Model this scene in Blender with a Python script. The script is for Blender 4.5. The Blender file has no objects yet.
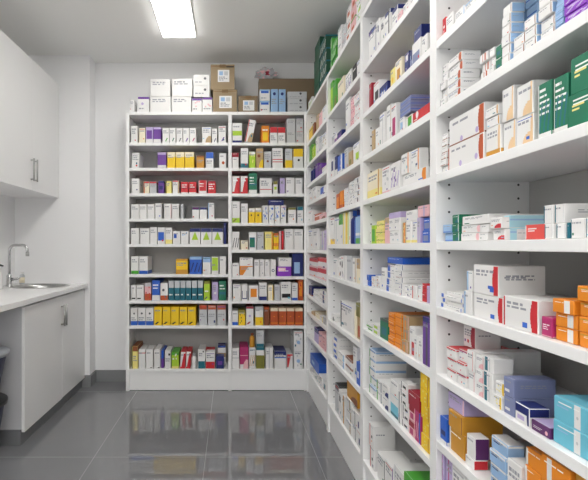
import bpy, bmesh, math, random
from mathutils import Vector, Matrix
R = random.Random(7)
SC = bpy.context.scene
COL = SC.collection
F, CX, CY = 495.0, 231.0, 246.0       # focal length in px of the 588x480 frame, vanishing point
H = 1.16                              # eye height
BACK_Y, WALL_Y = 3.96, 4.245          # front of the back racks, back wall
SIDE_X, WALL_XR, WALL_XL = 0.604, 0.892, -1.78
CEIL = 2.73
RACK_TOP = 2.234
DEPTH = 0.28
POSTS = [0.66, 1.48, 2.291, 3.108, 3.958]

# ---------------------------------------------------------------- materials
def srgb(h):
    v = [int(h[i:i + 2], 16) / 255 for i in (0, 2, 4)]
    return tuple(c / 12.92 if c < .04045 else ((c + .055) / 1.055) ** 2.4 for c in v) + (1,)

def mat(name, hexc, rough=.5, metal=0, spec=.5, bump=None):
    m = bpy.data.materials.new(name); m.use_nodes = True
    nt = m.node_tree; b = nt.nodes['Principled BSDF']
    b.inputs['Base Color'].default_value = srgb(hexc)
    b.inputs['Roughness'].default_value = rough
    b.inputs['Metallic'].default_value = metal
    b.inputs['Specular IOR Level'].default_value = spec
    if bump:
        tc = nt.nodes.new('ShaderNodeTexCoord'); n = nt.nodes.new('ShaderNodeTexNoise')
        n.inputs['Scale'].default_value = bump[0]; n.inputs['Detail'].default_value = 4
        bp = nt.nodes.new('ShaderNodeBump'); bp.inputs['Strength'].default_value = bump[1]; bp.inputs['Distance'].default_value = .01
        nt.links.new(tc.outputs['Object'], n.inputs['Vector']); nt.links.new(n.outputs['Fac'], bp.inputs['Height'])
        nt.links.new(bp.outputs['Normal'], b.inputs['Normal'])
    return m

PAL = {'w': ('white', 'e6e5e4'), 'c': ('cream', 'ece2c8'), 'y': ('yellow', 'f0c81e'), 'q': ('lemon', 'eee089'),
       'o': ('orange', 'e58a24'), 'r': ('red', 'cb2a33'), 'i': ('crimson', '9c1f34'), 'm': ('magenta', 'b5316e'),
       'k': ('pink', 'e6b6bb'), 'p': ('purple', '6b3f97'), 'u': ('lilac', 'b9a9d2'), 'b': ('blue', '2a5fc2'),
       'n': ('navy', '1f2a6c'), 's': ('sky-blue', '96b8dd'), 'a': ('aqua', '6dbdd3'), 't': ('teal', '1c6a7c'),
       'g': ('green', '1d7558'), 'v': ('bright-green', '4ba336'), 'l': ('lime', 'abcf34'), 'f': ('olive', '7c7a32'),
       'd': ('tan', 'b89c74'), 'h': ('brown', '86492a'), 'e': ('grey', 'c3c5c8'), 'x': ('charcoal', '55565c'),
       'z': ('black', '1b1b1f'), 'j': ('amber', 'c88f2f'), 'C': ('rust', 'b9532a'), 'S': ('slate-blue', '8088ad'), 'V': ('violet', '8b3bc0'),
       'D': ('dark-green', '20503c'), 'P': ('plum', '5e2f66'), 'A': ('pale-blue', 'a9d6e3'), 'R': ('scarlet', 'd9524c'), 'H': ('peach', 'e6c59b')}
CARD = {k: mat('card_' + n, h, .42, 0, .4) for k, (n, h) in PAL.items()}
INK = mat('ink_grey', '989aa2', .6)
WINK = mat('ink_white', 'f2f2f0', .6)
CARD['X'] = INK; CARD['Y'] = WINK

M_WALL = mat('wall_paint', 'f0f0f1', .7, 0, .3, (60, .02))
M_CEIL = mat('ceiling_paint', 'f7f7f5', .8, 0, .2, (60, .02))
M_LAM = mat('white_laminate', 'f0f0f0', .35, 0, .5)
M_BACKP = mat('shaded_grey_back', 'b2b1af', .55)  # rack backs: grey deepened to put the interior shade into the colour
M_DOOR = mat('white_door', 'ececec', .3, 0, .5)
M_TOP = mat('worktop_white', 'f2f2f2', .25, 0, .5)
M_STEEL = mat('brushed_steel', 'b8b8b6', .28, 1)
M_CHROME = mat('chrome', 'c9c9c9', .12, 1)
M_KICK = mat('kick_grey', '6f7073', .4)
M_SKIRT = mat('skirting_tile', '87888a', .2)
M_NAVY = mat('navy_plastic', '27304f', .4)
M_GREYP = mat('grey_plastic', '9ea2a8', .4)
M_BLACK = mat('black_plastic', '1d1d1f', .35)
M_KRAFT = mat('kraft_card', '9e8b70', .7, 0, .2, (40, .05))
M_KRAFT2 = mat('kraft_card_dull', '8b7962', .7, 0, .2, (40, .05))
M_TAPE = mat('tan_tape', '8c6f4a', .3)

def panel_holes():
    """white laminate with two columns of shelf-pin holes every 40 mm"""
    m = mat('laminate_with_pin_holes', 'eeeeee', .35); nt = m.node_tree; b = nt.nodes['Principled BSDF']
    N = lambda op, a=None, bb=None: _math(nt, op, a, bb)
    tc = nt.nodes.new('ShaderNodeTexCoord'); sp = nt.nodes.new('ShaderNodeSeparateXYZ')
    nt.links.new(tc.outputs['Object'], sp.inputs[0])
    dy1 = N('ABSOLUTE', N('SUBTRACT', sp.outputs['Y'], .038)); dy2 = N('ABSOLUTE', N('SUBTRACT', sp.outputs['Y'], DEPTH - .038))
    dy = N('MINIMUM', dy1, dy2)
    fz = N('SUBTRACT', N('FRACT', N('DIVIDE', sp.outputs['Z'], .04)), .5)
    dz = N('MULTIPLY', fz, .04)
    d = N('SQRT', N('ADD', N('MULTIPLY', dy, dy), N('MULTIPLY', dz, dz)))
    k = N('LESS_THAN', d, .0034)
    mx = nt.nodes.new('ShaderNodeMix'); mx.data_type = 'RGBA'
    nt.links.new(k, mx.inputs['Factor']); mx.inputs['A'].default_value = srgb('eeeeee'); mx.inputs['B'].default_value = srgb('3a3a3c')
    nt.links.new(mx.outputs['Result'], b.inputs['Base Color'])
    return m

def _math(nt, op, a, b=None):
    n = nt.nodes.new('ShaderNodeMath'); n.operation = op
    for i, v in enumerate((a, b)):
        if v is None: continue
        if isinstance(v, (int, float)): n.inputs[i].default_value = v
        else: nt.links.new(v, n.inputs[i])
    return n.outputs[0]
M_PIN = panel_holes()

def floor_mat():
    m = mat('polished_grey_tile', '808184', .1, 0, .5); nt = m.node_tree; b = nt.nodes['Principled BSDF']; b.inputs['IOR'].default_value = 1.75
    tc = nt.nodes.new('ShaderNodeTexCoord'); sp = nt.nodes.new('ShaderNodeSeparateXYZ')
    nt.links.new(tc.outputs['Object'], sp.inputs[0])
    N = lambda op, a=None, bb=None: _math(nt, op, a, bb)
    T = .612
    def line(o, off, T=T):
        f = N('ABSOLUTE', N('SUBTRACT', N('FRACT', N('DIVIDE', N('ADD', o, off), T)), .5))
        return N('LESS_THAN', f, .0016 / T)
    g = N('MAXIMUM', line(sp.outputs['X'], .14 + T / 2 + 6 * T), line(sp.outputs['Y'], -2.72 + T + 12 * T, 2 * T))
    nz = nt.nodes.new('ShaderNodeTexNoise'); nz.inputs['Scale'].default_value = 3; nz.inputs['Detail'].default_value = 6
    nt.links.new(tc.outputs['Object'], nz.inputs['Vector'])
    ra = nt.nodes.new('ShaderNodeMix'); ra.data_type = 'RGBA'
    nt.links.new(nz.outputs['Fac'], ra.inputs['Factor']); ra.inputs['A'].default_value = srgb('747578'); ra.inputs['B'].default_value = srgb('7c7d80')
    mx = nt.nodes.new('ShaderNodeMix'); mx.data_type = 'RGBA'
    nt.links.new(g, mx.inputs['Factor']); nt.links.new(ra.outputs['Result'], mx.inputs['A']); mx.inputs['B'].default_value = srgb('8c8c8c')
    nt.links.new(mx.outputs['Result'], b.inputs['Base Color'])
    nt.links.new(N('ADD', N('MULTIPLY', g, .4), .012), b.inputs['Roughness'])
    return m
M_FLOOR = floor_mat()

def emit(name, strength, hexc='ffffff'):
    m = bpy.data.materials.new(name); m.use_nodes = True; nt = m.node_tree
    b = nt.nodes['Principled BSDF']; b.inputs['Emission Color'].default_value = srgb(hexc); b.inputs['Emission Strength'].default_value = strength
    return m
M_GLOW = [emit('lamp_diffuser', s, 'fffdf8') for s in (10.0, 16.0, 14.0)]

def plastic_film():
    m = mat('clear_film', 'dfe0e4', .25); b = m.node_tree.nodes['Principled BSDF']
    b.inputs['Transmission Weight'].default_value = .35; b.inputs['IOR'].default_value = 1.2
    return m
M_FILM = plastic_film()

# ---------------------------------------------------------------- helpers
def link(name, bm, mats, parent=None, smooth=False):
    me = bpy.data.meshes.new(name); bmesh.ops.recalc_face_normals(bm, faces=bm.faces); bm.to_mesh(me); bm.free()
    for m in (mats if isinstance(mats, (list, tuple)) else [mats]): me.materials.append(m)
    if smooth:
        for p in me.polygons: p.use_smooth = True
    o = bpy.data.objects.new(name, me); COL.objects.link(o)
    if parent: o.parent = parent
    return o

def tag(o, label=None, cat=None, group=None, kind=None):
    for k, v in (('label', label), ('category', cat), ('group', group), ('kind', kind)):
        if v: o[k] = v
    return o

def empty(name, loc, label, cat, group=None, rz=0):
    o = bpy.data.objects.new(name, None); COL.objects.link(o); o.location = loc; o.rotation_euler.z = rz
    o.empty_display_size = .05
    return tag(o, label, cat, group)

def add_box(bm, lo, hi, bevel=0, mi=0):
    r = bmesh.ops.create_cube(bm, size=1)
    for v in r['verts']:
        v.co = Vector(((lo[i] + hi[i]) / 2 + v.co[i] * (hi[i] - lo[i]) for i in range(3)))
    fs = {f for v in r['verts'] for f in v.link_faces}
    for f in fs: f.material_index = mi
    if bevel:
        es = list({e for v in r['verts'] for e in v.link_edges})
        bmesh.ops.bevel(bm, geom=es, offset=bevel, segments=2, affect='EDGES', profile=.5)

def boxobj(name, lo, hi, m, parent=None, bevel=0):
    bm = bmesh.new(); add_box(bm, lo, hi, bevel); return link(name, bm, m, parent)

def add_tube(bm, pts, r, seg=12, cap=True):
    pts = [Vector(p) for p in pts]; rings = []; up = None
    for i, p in enumerate(pts):
        t = (pts[min(i + 1, len(pts) - 1)] - pts[max(i - 1, 0)]).normalized()
        if up is None: up = t.orthogonal().normalized()
        up = (up - t * up.dot(t)).normalized(); s = t.cross(up)
        rr = r[i] if isinstance(r, (list, tuple)) else r
        rings.append([bm.verts.new(p + (up * math.cos(a) + s * math.sin(a)) * rr) for a in [2 * math.pi * k / seg for k in range(seg)]])
    for a, b in zip(rings, rings[1:]):
        for k in range(seg): bm.faces.new((a[k], a[(k + 1) % seg], b[(k + 1) % seg], b[k]))
    if cap: bm.faces.new(rings[0]); bm.faces.new(rings[-1])

def add_lathe(bm, prof, seg=24, c=(0, 0, 0), closed=False):
    rings = [[bm.verts.new((c[0] + r * math.cos(2 * math.pi * k / seg), c[1] + r * math.sin(2 * math.pi * k / seg), c[2] + z)) for k in range(seg)] for r, z in prof]
    pairs = list(zip(rings, rings[1:])) + ([(rings[-1], rings[0])] if closed else [])
    for a, b in pairs:
        for k in range(seg): bm.faces.new((a[k], a[(k + 1) % seg], b[(k + 1) % seg], b[k]))
    if not closed: bm.faces.new(rings[0]); bm.faces.new(rings[-1])

def struct(name, lo, hi, m):
    return tag(boxobj(name, lo, hi, m), kind='structure')

# ---------------------------------------------------------------- room shell
Y0 = -3.0
struct('floor', (WALL_XL - .1, Y0 - .1, -.1), (WALL_XR + .1, WALL_Y + .1, 0), M_FLOOR)
struct('ceiling', (WALL_XL - .1, Y0 - .1, CEIL), (WALL_XR + .1, WALL_Y + .1, CEIL + .1), M_CEIL)
struct('wall_left', (WALL_XL - .1, Y0 - .1, 0), (WALL_XL, WALL_Y + .1, CEIL), M_WALL)
struct('wall_right', (WALL_XR, Y0 - .1, 0), (WALL_XR + .1, WALL_Y + .1, CEIL), M_WALL)
struct('wall_back', (WALL_XL, WALL_Y, 0), (WALL_XR, WALL_Y + .1, CEIL), M_WALL)
struct('wall_front', (WALL_XL, Y0 - .1, 0), (WALL_XR, Y0, CEIL), M_WALL)
COLX, COLY = -1.163, 4.075
struct('wall_pier', (WALL_XL, COLY, 0), (COLX, WALL_Y, CEIL), M_WALL)
struct('baseboard_back', (COLX + .012, WALL_Y - .012, 0), (-.835, WALL_Y, .097), M_SKIRT)
struct('baseboard_pier', (COLX, COLY - .012, 0), (COLX + .012, WALL_Y, .097), M_SKIRT)
struct('baseboard_front', (-1.24, COLY - .012, 0), (COLX, COLY, .097), M_SKIRT)

# ---------------------------------------------------------------- ceiling lights: the visible one and added fill lights
LAMPS = [(-.385, 3.08, 'bright rectangular ceiling light above the tiled aisle'),
         (-.385, 1.15, 'added unseen fill light overhead in the aisle, just behind the visible one'),  # from here on unseen lamps, added to even out the light
         (-1.05, -.7, 'added unseen fill light of the second row, on the sink side'), (.28, -.7, 'added unseen fill light of the second row, on the rack side'),
         (-1.05, -2.2, 'added unseen fill light of the last row, on the sink side'), (.28, -2.2, 'added unseen fill light of the last row, on the rack side')]
for n, (xc, yc, lab) in enumerate(LAMPS):
    t = empty('ceiling_light', (xc, yc, CEIL), lab, 'light', 'ceiling lights along the aisle')
    w, l, fr = .125, .6, .007
    bm = bmesh.new()
    for lo, hi in (((-w, -l, -.012), (-w + fr, l, 0)), ((w - fr, -l, -.012), (w, l, 0)), ((-w + fr, -l, -.012), (w - fr, -l + fr, 0)), ((-w + fr, l - fr, -.012), (w - fr, l, 0))):
        add_box(bm, lo, hi)
    link('frame', bm, M_LAM, t)
    boxobj('diffuser', (-w + fr, -l + fr, -.024), (w - fr, l - fr, -.001), M_GLOW[min(2, n)], t, .004)

# ---------------------------------------------------------------- racks
ORD = 'zeroth first second third fourth fifth sixth seventh eighth ninth tenth eleventh twelfth thirteenth fourteenth'.split()
LEFT = [1.988, 1.786, 1.582, 1.38, 1.176, .934, .723, .523, .176]
RIGHT = [1.988, 1.786, 1.58, 1.345, 1.13, .917, .723, .523, .176]
T = .024
up = lambda l: [z + .022 for z in l]
RACKS = {   # name -> (origin, rotz, width, shelf tops, label)
    'left back rack': ((-.841, BACK_Y, 0), 0, .833, LEFT),
    'right back rack': ((-.008, BACK_Y, 0), 0, .821, RIGHT),
    'corner side rack': ((SIDE_X, POSTS[4], 0), -math.pi / 2, POSTS[4] - POSTS[3], up([1.955, 1.784, 1.623, 1.478, 1.32, 1.11, .909, .754, .62, .443, .16])),
    'third side rack': ((SIDE_X, POSTS[3], 0), -math.pi / 2, POSTS[3] - POSTS[2], up([1.955, 1.743, 1.547, 1.348, 1.148, .956, .683, .465, .16])),
    'second side rack': ((SIDE_X, POSTS[2], 0), -math.pi / 2, POSTS[2] - POSTS[1], up([1.955, 1.743, 1.547, 1.348, 1.148, .959, .76, .487, .16])),
    'front rack': ((SIDE_X, POSTS[1], 0), -math.pi / 2, POSTS[1] - POSTS[0], up([1.955, 1.742, 1.542, 1.35, 1.151, .959, .763, .567, .37, .16])),
}
RLAB = {'left back rack': 'tall white shelving rack against the back wall, beside the wall pier',
        'right back rack': 'tall white shelving rack against the back wall, running into the corner',
        'corner side rack': 'white side rack in the corner, touching the back racks',
        'third side rack': 'white side rack second from the corner, green cartons on top',
        'second side rack': 'white side rack between the frontmost rack and green topped rack',
        'front rack': 'frontmost white side rack holding the large green and orange cartons'}
for nm, (org, rz, w, tops) in RACKS.items():
    t = empty('shelving_rack', org, RLAB[nm], 'shelving rack', 'white pharmacy shelving racks', rz)
    P = .023 if rz else .0135; d = DEPTH; P0 = .026 if nm == 'left back rack' else P
    boxobj('side_panel', (0, 0, 0), (P0, d, RACK_TOP), M_PIN, t)
    boxobj('side_panel', (w - P, 0, 0), (w, d, RACK_TOP), M_PIN, t)
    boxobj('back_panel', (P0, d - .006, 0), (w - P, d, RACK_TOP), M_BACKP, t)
    boxobj('top_panel', (P0, .001, RACK_TOP - T), (w - P, d - .006, RACK_TOP), M_LAM, t)
    for z in tops:
        boxobj('shelf', (P0, .001, z - T), (w - P, d - .006, z), M_LAM, t, .0015)
    if nm == 'right back rack': boxobj('corner_strip', (.592, -.006, .004), (.6108, 0, RACK_TOP), M_LAM, t)
    boxobj('plinth', (P0, .012, .004), (w - P, .03, tops[-1] - T), M_LAM, t)

# ---------------------------------------------------------------- cartons
def paint(style, W, Hh, near, mark=False):
    """style string -> base colour, front rects, side rects, top colour, description tokens"""
    tk = style.split(); base = tk[0]; front, side, top = [], [], base; feats = []
    nm = lambda c: PAL[c][0]
    for t in tk[1:]:
        a = t.split(':'); k = a[0]; c = a[1] if len(a) > 1 else None
        v = [float(x) / 100 for x in a[2:]]
        if k == 'B': front.append((0, 0, 1, v[0], c)); side.append((0, 0, 1, v[0], c)); feats.append(nm(c) + ' foot band')
        elif k == 'T': front.append((0, 1 - v[0], 1, 1, c)); side.append((0, 1 - v[0], 1, 1, c)); top = c; feats.append(nm(c) + ' top band')
        elif k == 'L': front.append((0, 0, v[0], 1, c)); feats.append(nm(c) + ' edge stripe')
        elif k == 'R':
            for j in range(8 if near else 1):
                q = v[0] * (.72 + .28 * math.sin(math.pi * (j + .5) / 8)) if near else v[0]
                front.append((1 - q, j / 8 if near else 0, 1, (j + 1) / 8 if near else 1, c))
            feats.append(nm(c) + ' edge stripe')
        elif k == 'S': side.append((0, 0, 1, 1, c)); feats.append(nm(c) + ' side')
        elif k == 'N': side.append((0, 0, v[0], 1, c)); 
        elif k == 'U': top = c; feats.append(nm(c) + ' lid')
        elif k == 'H': front.append((0, v[0], 1, v[0] + v[1], c)); side.append((0, v[0], 1, v[0] + v[1], c)); feats.append(nm(c) + ' middle stripe')
        elif k == 'P': front.append((v[0], 0, v[0] + v[1], 1, c)); feats.append(nm(c) + ' upright stripe')
        elif k == 'M': front.append((*v, c)); feats.append(nm(c) + ' block')
        elif k == 'D':
            u, vv, r = v; asp = W / Hh
            for j in range(-3, 4):
                y = j / 3.5; hw = math.sqrt(max(0, 1 - y * y))
                front.append((u - r * hw, vv + (y - 1 / 7) * r * asp, u + r * hw, vv + (y + 1 / 7) * r * asp, c))
            feats.append(nm(c) + ' spot')
        elif k == 'G':     # triangle
            for j in range(7): front.append((.2 + .3 * j / 7, .25 + .5 * j / 7, .8 - .3 * j / 7, .25 + .5 * (j + 1) / 7, c))
            feats.append(nm(c) + ' triangle')
        elif k == 'K':     # slanted corner mark
            for j in range(4): front.append((.04 + .1 * j, .05 + .035 * j, .34 + .1 * j, .05 + .035 * (j + 1), c))
            feats.append(nm(c) + ' corner mark')
        elif k == 'W':     # wedge: colour over the upper side of a diagonal
            for j in range(10): front.append((0, j / 10, .72 - .5 * (1 - j / 10) if j < 9 else 1, (j + 1) / 10, c)) if j else None
            feats.append(nm(c) + ' wedge')
        elif k == 'Q':     # curved corner patch bottom right
            for j in range(7):
                front.append((1 - .62 * math.sqrt(max(0, 1 - (j / 7) ** 2)), .42 * j / 7, 1, .42 * (j + 1) / 7, c))
            feats.append(nm(c) + ' corner patch')
        elif k == 'Z':     # zigzag chevrons
            for j in range(6):
                for o in (.05, .38, .7):
                    front.append((o + .04 * j, .12 + .09 * j, o + .04 * j + .1, .12 + .09 * (j + 1), c))
            feats.append(nm(c) + ' chevrons')
        elif k == 'F':     # small leaf mark near the foot
            for j in range(4): front.append((.42 + .07 * j, .08 + .06 * j, .58 + .08 * j, .08 + .06 * (j + 1), c))
            feats.append(nm(c) + ' leaf mark')
        elif k == 'O':     # spots
            for j in range(5):
                u, vv = R.uniform(.08, .8), R.uniform(.1, .85); front.append((u, vv, u + .16, vv + .1, c))
            feats.append(nm(c) + ' spots')
        elif k in 'XY':    # printed lines of text
            tot = int(a[1]) if len(a) > 1 else max(1, min(5, int(Hh / (.02 if near else .035))))
            y0 = .88 if len(a) < 3 else v[0]
            lh = min(.07, .5 / tot, .0075 / Hh if near else .009 / Hh) * (.6 if k == 'Y' and near else 1)
            sp = 1.7 if k == 'X' else 2.6
            for j in range(tot):
                u = .1; vv = y0 - (j + 1) * lh * sp; end = R.uniform(.5, .92)
                while u < end and vv > .05:
                    ww = R.uniform(.08, .26) if k == 'X' else R.uniform(.3, .6); front.append((u, vv, min(u + ww, end), vv + lh * (1 if j else 1.25), k)); u += ww + .05
            if k == 'Y': feats.append('white lettering')
        elif k == 'x':     # print on the long side
            for j in range(2):
                u = .15; end = R.uniform(.5, .85)
                while u < end:
                    ww = R.uniform(.06, .16); side.append((u, .66 - .12 * j, min(u + ww, end), .71 - .12 * j, 'X' if base not in 'ogbnpmr' else 'Y')); u += ww + .03
    if near is not None and base in 'wce' and len(front) < 26 and mark:
        c = R.choice('brtpogna'); u = R.choice((.08, .6, .7)); v0 = R.uniform(.08, .25)
        front.append((u, v0, u + R.uniform(.12, .22), v0 + R.uniform(.06, .14), c))
        if R.random() < .5: front.append((.06, .9, .94, .93, R.choice('brtpe')))
        if R.random() < .6:
            u = .12
            for _ in range(4):
                ww = R.uniform(.06, .14); side.append((u, .6, u + ww, .66, 'X')); u += ww + .03
    return base, front, side, top, feats

def face_strips(bm, vd, mi, P, u, v, W, Hh, rects, base):
    """paints rects on one face as strips that share its corners"""
    cl = lambda x: min(1, max(0, x))
    rects = [(cl(a), cl(b), cl(c), cl(d), k) for a, b, c, d, k in rects]
    vs = sorted({0., 1.} | {round(r[1], 4) for r in rects} | {round(r[3], 4) for r in rects})
    def vert(a, b):
        p = P + u * (a * W) + v * (b * Hh); key = (round(p.x, 5), round(p.y, 5), round(p.z, 5))
        if key not in vd: vd[key] = bm.verts.new(p)
        return vd[key]
    for v0, v1 in zip(vs, vs[1:]):
        if (v1 - v0) * Hh < 3e-5: continue
        mid = (v0 + v1) / 2; act = [r for r in rects if r[1] < mid < r[3]]
        us = sorted({0., 1.} | {round(r[0], 4) for r in act} | {round(r[2], 4) for r in act})
        cells = []
        for u0, u1 in zip(us, us[1:]):
            if (u1 - u0) * W < 3e-5: continue
            m = (u0 + u1) / 2; c = base
            for r in act:
                if r[0] < m < r[2]: c = r[4]
            if cells and cells[-1][2] == c: cells[-1][1] = u1
            else: cells.append([u0, u1, c])
        for u0, u1, c in cells:
            q = [vert(u0, v0), vert(u1, v0), vert(u1, v1), vert(u0, v1)]
            if len(set(q)) < 4: continue
            try: f = bm.faces.new(q)
            except ValueError: continue
            f.material_index = mi(c)

def carton_mesh(W, D, Hh, style, near, mark=False):
    base, front, side, top, feats = paint(style, W, Hh, near, mark)
    bm = bmesh.new(); vd = {}; order = []
    def mi(c):
        if c not in order: order.append(c)
        return order.index(c)
    mi(base); X, Y, Z = Vector((1, 0, 0)), Vector((0, 1, 0)), Vector((0, 0, 1)); O = Vector((-W / 2, 0, 0))
    c = min(.0014 if near else .0011, .1 * min(W, D, Hh)); w2, d2, h2 = W - 2 * c, D - 2 * c, Hh - 2 * c
    face_strips(bm, vd, mi, O + X * c + Z * c, X, Z, w2, h2, front, base)
    face_strips(bm, vd, mi, O + X * W + Y * c + Z * c, Y, Z, d2, h2, side, base)
    face_strips(bm, vd, mi, O + Y * (D - c) + Z * c, -Y, Z, d2, h2, side, base)
    face_strips(bm, vd, mi, O + X * (W - c) + Y * D + Z * c, -X, Z, w2, h2, [], base)
    # lid with the slit of its tuck flap
    face_strips(bm, vd, mi, O + Z * Hh + X * c + Y * c, X, Y, w2, d2, [(0, .02, 1, .02 + .0012 / D, 'e')] if near else [], top)
    face_strips(bm, vd, mi, O + Y * (D - c) + X * c, X, -Y, w2, d2, [], base)
    # softened edges between the faces
    def pt(ax, s):
        p = [(-W / 2, W / 2)[s[0]], (0, D)[s[1]], (0, Hh)[s[2]]]
        for i in range(3):
            if i != ax: p[i] += c if s[i] == 0 else -c
        key = tuple(round(q, 5) for q in p)
        if key not in vd: vd[key] = bm.verts.new(p)
        return vd[key]
    for ax in range(3):
        i, j = [k for k in range(3) if k != ax]
        for si in (0, 1):
            for sj in (0, 1):
                s0 = [0, 0, 0]; s0[i] = si; s0[j] = sj; s1 = list(s0); s1[ax] = 1
                bm.faces.new((pt(i, s0), pt(i, s1), pt(j, s1), pt(j, s0)))
    for sx in (0, 1):
        for sy in (0, 1):
            for sz in (0, 1): bm.faces.new([pt(k, (sx, sy, sz)) for k in range(3)])
    me = bpy.data.meshes.new('carton'); bmesh.ops.recalc_face_normals(bm, faces=bm.faces); bm.to_mesh(me); bm.free()
    for c in order: me.materials.append(CARD[c])
    return me, base, feats

def bottle(nm, W, Hh, body, capm, label_m=None):
    r = W / 2
    bm = bmesh.new(); add_lathe(bm, [(r * .9, 0), (r, .006), (r, Hh * .66), (r * .92, Hh * .74), (r * .5, Hh * .82), (r * .5, Hh * .85)], 20)
    o = link(nm, bm, body, None, True)
    bm = bmesh.new(); add_lathe(bm, [(r * .6, Hh * .84), (r * .6, Hh * .985), (r * .55, Hh)], 20); link('cap', bm, capm, o, True)
    if label_m:
        bm = bmesh.new(); add_lathe(bm, [(r * 1.01, Hh * .14), (r * 1.01, Hh * .58)], 20); link('paper_label', bm, label_m, o, True)
    return o

ENTRIES = []
def place(rack, row, lx, W, D, Hh, z, style, off, tilt, near, col, layer, nl, jit):
    org, rz, rw, tops = RACKS[rack]
    c0 = style.split()[0]
    if 'bottle' in style:
        o = bottle('medicine_bottle', W, Hh, CARD[c0], CARD[style.split()[2]] if len(style.split()) > 2 else CARD['w'])
        ly = off + W / 2; feats = [PAL[style.split()[2]][0] + ' cap'] if len(style.split()) > 2 else []; word = 'bottle'
    else:
        me, base, feats = carton_mesh(W, D, Hh, style, near, 'side' in rack or R.random() < .3)
        form = 'flat_' if Hh < W * .6 or Hh < .055 else ('upright_' if Hh > W * 1.3 else '')
        o = bpy.data.objects.new(form + PAL[base][0].replace('-', '_') + '_medicine_box', me); COL.objects.link(o); ly = off; word = 'box'
    M = Matrix.Translation(Vector(org)) @ Matrix.Rotation(rz, 4, 'Z')
    o.location = M @ Vector((lx, ly, z)); o.rotation_euler = (0, 0, rz + jit)
    if tilt:
        a = math.radians(abs(tilt)); o.rotation_euler = (0, math.radians(tilt), rz) if rz == 0 else (math.radians(tilt), 0, rz)
        o.location.z += W / 2 * math.sin(a)
    ENTRIES.append(dict(o=o, rack=rack, row=row, base=PAL[c0][0], feats=feats, word=word, col=col, layer=layer, nl=nl, size=(W, D, Hh)))
    return o

def cell(rack, row, z, text):
    """one shelf.  x0 x1 ytop [*layers] [/columns] [dDepth] [sX2] [oOffset] [aTilt] [^ on the previous] | style
    x0, x1: the front's two edges and ytop its top edge, read off the picture at the shelf's own distance"""
    org, rz, rw, tops = RACKS[rack]; side = rz != 0; near = rack in ('front rack', 'second side rack')
    prev_top = z; n = 0; spans = []
    for ln in text.strip().splitlines():
        if not ln.strip(): continue
        a, style = ln.split('|'); a = a.split(); x0, x1, y = map(float, a[:3]); style = style.strip()
        lay, cols, dep, x2, off, tilt, on = 1, 1, None, None, None, 0, False
        for t in a[3:]:
            if t[0] == '*': lay = int(t[1:])
            elif t[0] == '/': cols = int(t[1:])
            elif t[0] == 'd': dep = float(t[1:])
            elif t[0] == 's': x2 = float(t[1:])
            elif t[0] == 'o': off = float(t[1:])
            elif t[0] == 'a': tilt = float(t[1:])
            elif t[0] == '^': on = True
        if off is None: off = .010 if not side else .014
        if side:
            xf = SIDE_X + off; ya, yb = xf * F / (x0 - CX), xf * F / (x1 - CX)
            lx0, lx1 = org[1] - ya, org[1] - yb; ztop = H + (CY - y) * yb / F
            if x2: dep = (x2 - CX) * yb / F - xf
        else:
            yf = org[1] + off; lx0, lx1 = (x0 - CX) * yf / F - org[0], (x1 - CX) * yf / F - org[0]; ztop = H + (CY - y) * yf / F
        pl = (.023 if side else .026 if rack == 'left back rack' else .0135) + .002
        lx0, lx1 = max(lx0, pl), min(lx1, rw - (.025 if side else .0155))
        zb = z + .0006
        if on: zb = max([s[2] for s in spans if min(s[1], lx1) - max(s[0], lx0) > .004 and s[3] > off + .004] or [prev_top])
        hh = max(ztop - zb, .022)
        ceil = min([t - T for t in list(tops) + [RACK_TOP] if t - T > z + .02] or [CEIL])
        hh = min(hh, ceil - .004 - zb)
        cw = (lx1 - lx0) / cols; lh = hh / lay
        if dep is None: dep = R.uniform(.13, .19) if side else R.uniform(.18, .25)
        dep = max(.03, min(dep, DEPTH - .012 - off))
        for c in range(cols):
            n += 1
            for l in range(lay):
                j = 0 if tilt else R.uniform(-1, 1) * min(.02, .0011 / max(cw, dep))
                do = R.uniform(-.004, .004) if not tilt else 0
                dd = min(dep, DEPTH - .012 - off - do)
                place(rack, row, lx0 + cw * (c + .5), cw - R.uniform(.0026, .0045), dd, lh - .0006, zb + l * lh, style, off + do, tilt, near, n, l, lay, j)
        prev_top = zb + hh; spans.append((lx0, lx1, prev_top, off + dep))
# ---------------------------------------------------------------- contents, shelf by shelf
def shelf(rack, row, text):
    tops = RACKS[rack][3]
    cell(rack, row, RACK_TOP if row == 0 else tops[row - 1], text)

L, Rt = 'left back rack', 'right back rack'
shelf(L, 0, '''
128.8 134.7 99.5 d.12 | w X:2
137.6 149.4 96.7 d.14 | w T:p:14 D:u:40:55:12 X:1:30
150 171 96.4 d.22 | w X:2 D:e:70:72:6
171.4 191.5 96.4 d.22 | w X:2 D:e:70:72:6
191.9 201.9 98 d.14 | w T:p:16 O:k X:1:30
202.2 212.4 97 d.14 | w T:p:16 O:k X:1:30
''')
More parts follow.
